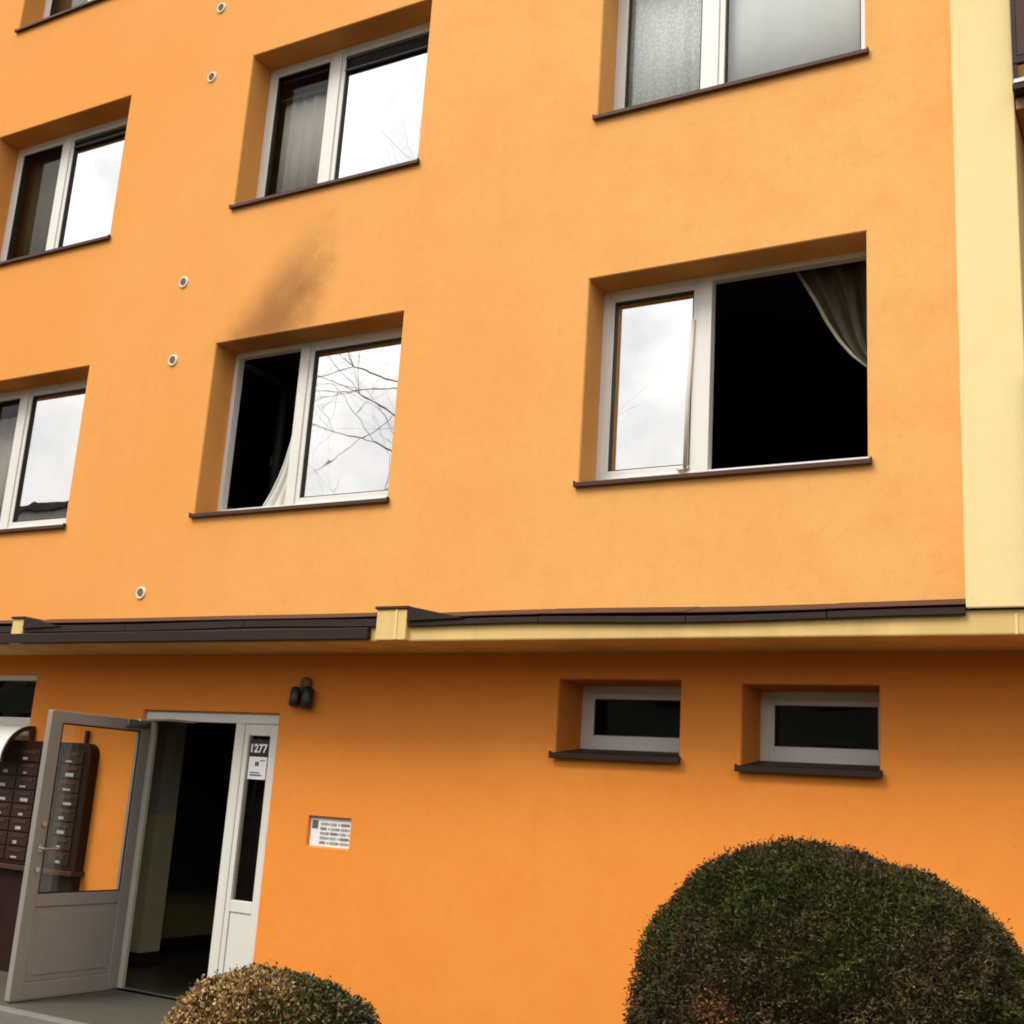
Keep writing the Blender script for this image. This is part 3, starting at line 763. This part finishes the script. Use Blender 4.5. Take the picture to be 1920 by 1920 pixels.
st = rng.random(len(P)) < .025; P[st] += Nn[st]*rng.uniform(.01, .05, st.sum())[:, None]
# the withered side faces the door
wx = -(P[:, 0]-c2[0])*.70 - (P[:, 1]-c2[1])*.70
m = 1/(1+np.exp(-(wx/.16 + fbm(P, 41, 3, 5)*.9 + rng.normal(size=len(P))*.5 - .35)*1.6))
tan = np.array([.27, .165, .062]); grn = np.array([.036, .044, .014])
tone = tan*m[:, None] + grn*(1-m[:, None])
tone *= np.exp(rng.normal(size=len(P))*.45)[:, None]
rd = rng.random(len(P)) < .07; tone[rd] = np.array([.17, .065, .03])*rng.uniform(.5, 1.3, rd.sum())[:, None]
tone = np.clip(tone, 0, .8)
leaf_mesh('foliage', P, Nn, .028, .017, tone, 'boxleaf', e, .18, .95, 5)
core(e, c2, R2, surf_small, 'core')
MB().tube([(c2[0], c2[1], -Z0), (c2[0], c2[1], -3.7)], [.05, .04], 8).build('stem', 'bark', e)

# ------------------------------------------------------------------ across the yard (seen in the window panes)
e = empty('bare_tree', (-5.7, -13.2, -Z0), 'bare winter tree across the yard, mirrored in the sooty window', 'tree')
tr = MB(); brn = MB(); rt = random.Random(12)
def grow(p, dr, ln, rad, lev):
    n = 4; pts = [p]; rads = [rad]; d = dr.copy()
    for i in range(n):
        d = (d + Vector((rt.uniform(-1, 1), rt.uniform(-1, 1), rt.uniform(-.5, .8)))*.16).normalized()
        pts.append(pts[-1] + d*ln/n); rads.append(rad*(1-.5*(i+1)/n))
    (tr if lev == 0 else brn).tube(pts, rads, 7 if lev < 2 else 4, cap=False)
    if lev >= 5 or rad < .004: return
    k = [5, 4, 5, 4, 3][lev]
    for j in range(k):
        i = rt.choice((2, 3, 4, 4)) if lev else rt.choice((3, 4, 4))
        a = Vector((rt.gauss(0, 1), rt.gauss(0, 1), rt.gauss(.15, .6))).normalized()
        nd = (d*.75 + a*.75).normalized()
        grow(pts[i], nd, ln*(.46 if lev == 0 else rt.uniform(.58, .80)), rads[i]*rt.uniform(.50, .70), lev+1)
TB = Vector((-5.7, -13.2, -Z0))
tp = [TB + Vector((.10*math.sin(i*1.3), .08*math.cos(i), i*1.25)) for i in range(11)]
tr.tube(tp, [.19*(1-.075*i) for i in range(11)], 9)
for i, az, el_, ln in ((5, 175, .35, 3.0), (6, 150, .5, 3.0), (6, 205, .25, 3.4), (7, 182, .45, 3.6), (7, 300, .6, 2.0), (8, 165, .3, 3.2), (8, 210, .55, 2.8), (9, 190, .5, 2.8), (9, 60, .8, 2.0), (10, 100, 1.1, 2.2), (10, 190, .8, 2.4)):
    dv = Vector((math.cos(math.radians(az)), math.sin(math.radians(az)), el_)).normalized()
    grow(tp[i], dv, ln, .030, 2)
tr.build('trunk', 'bark', e, smooth=True); brn.build('branches', 'bark', e, smooth=True)

def far_block(x0, x1, y, zt, nx, nz, label):
    e = empty('apartment_building', ((x0+x1)/2, y, -Z0), label, 'building')
    bx('wall', 'block_grey', e, x0, x1, y-12, y, -Z0, zt)
    bx('roof', 'brown2', e, x0-.3, x1+.3, y-12.3, y+.3, zt+.001, zt+.35)
    me = None
    for i in range(nx):
        for k in range(nz):
            cx = x0+(x1-x0)*(i+.5)/nx; cz = -Z0+1.0+2.8*k
            if me is None:
                f = frame_bars(cx-.9, cx+.9, cz, cz+1.5, y-.02, y+.06, .07, .07, (cx-.04, cx+.04)).build('window', 'pvc', e); me = f.data
                gp = MB().box(cx-.83, cx+.83, y-.005, y+.012, cz+.07, cz+1.43).build('pane', 'black', f); base = (cx, cz); ge = gp.data
            else:
                f = bpy.data.objects.new('window', me); COL.objects.link(f); f.parent = e; f.location = (cx-base[0], 0, cz-base[1])
                gp = bpy.data.objects.new('pane', ge); COL.objects.link(gp); gp.parent = f
far_block(-92, -47, -42, 14.0, 14, 6, 'tall grey apartment block mirrored in a first floor pane')
far_block(-42, 40, -46, 4.6, 20, 3, 'long low grey block added across the yard to darken low pane reflections')  # unseen block, added so the low panes reflect something dark
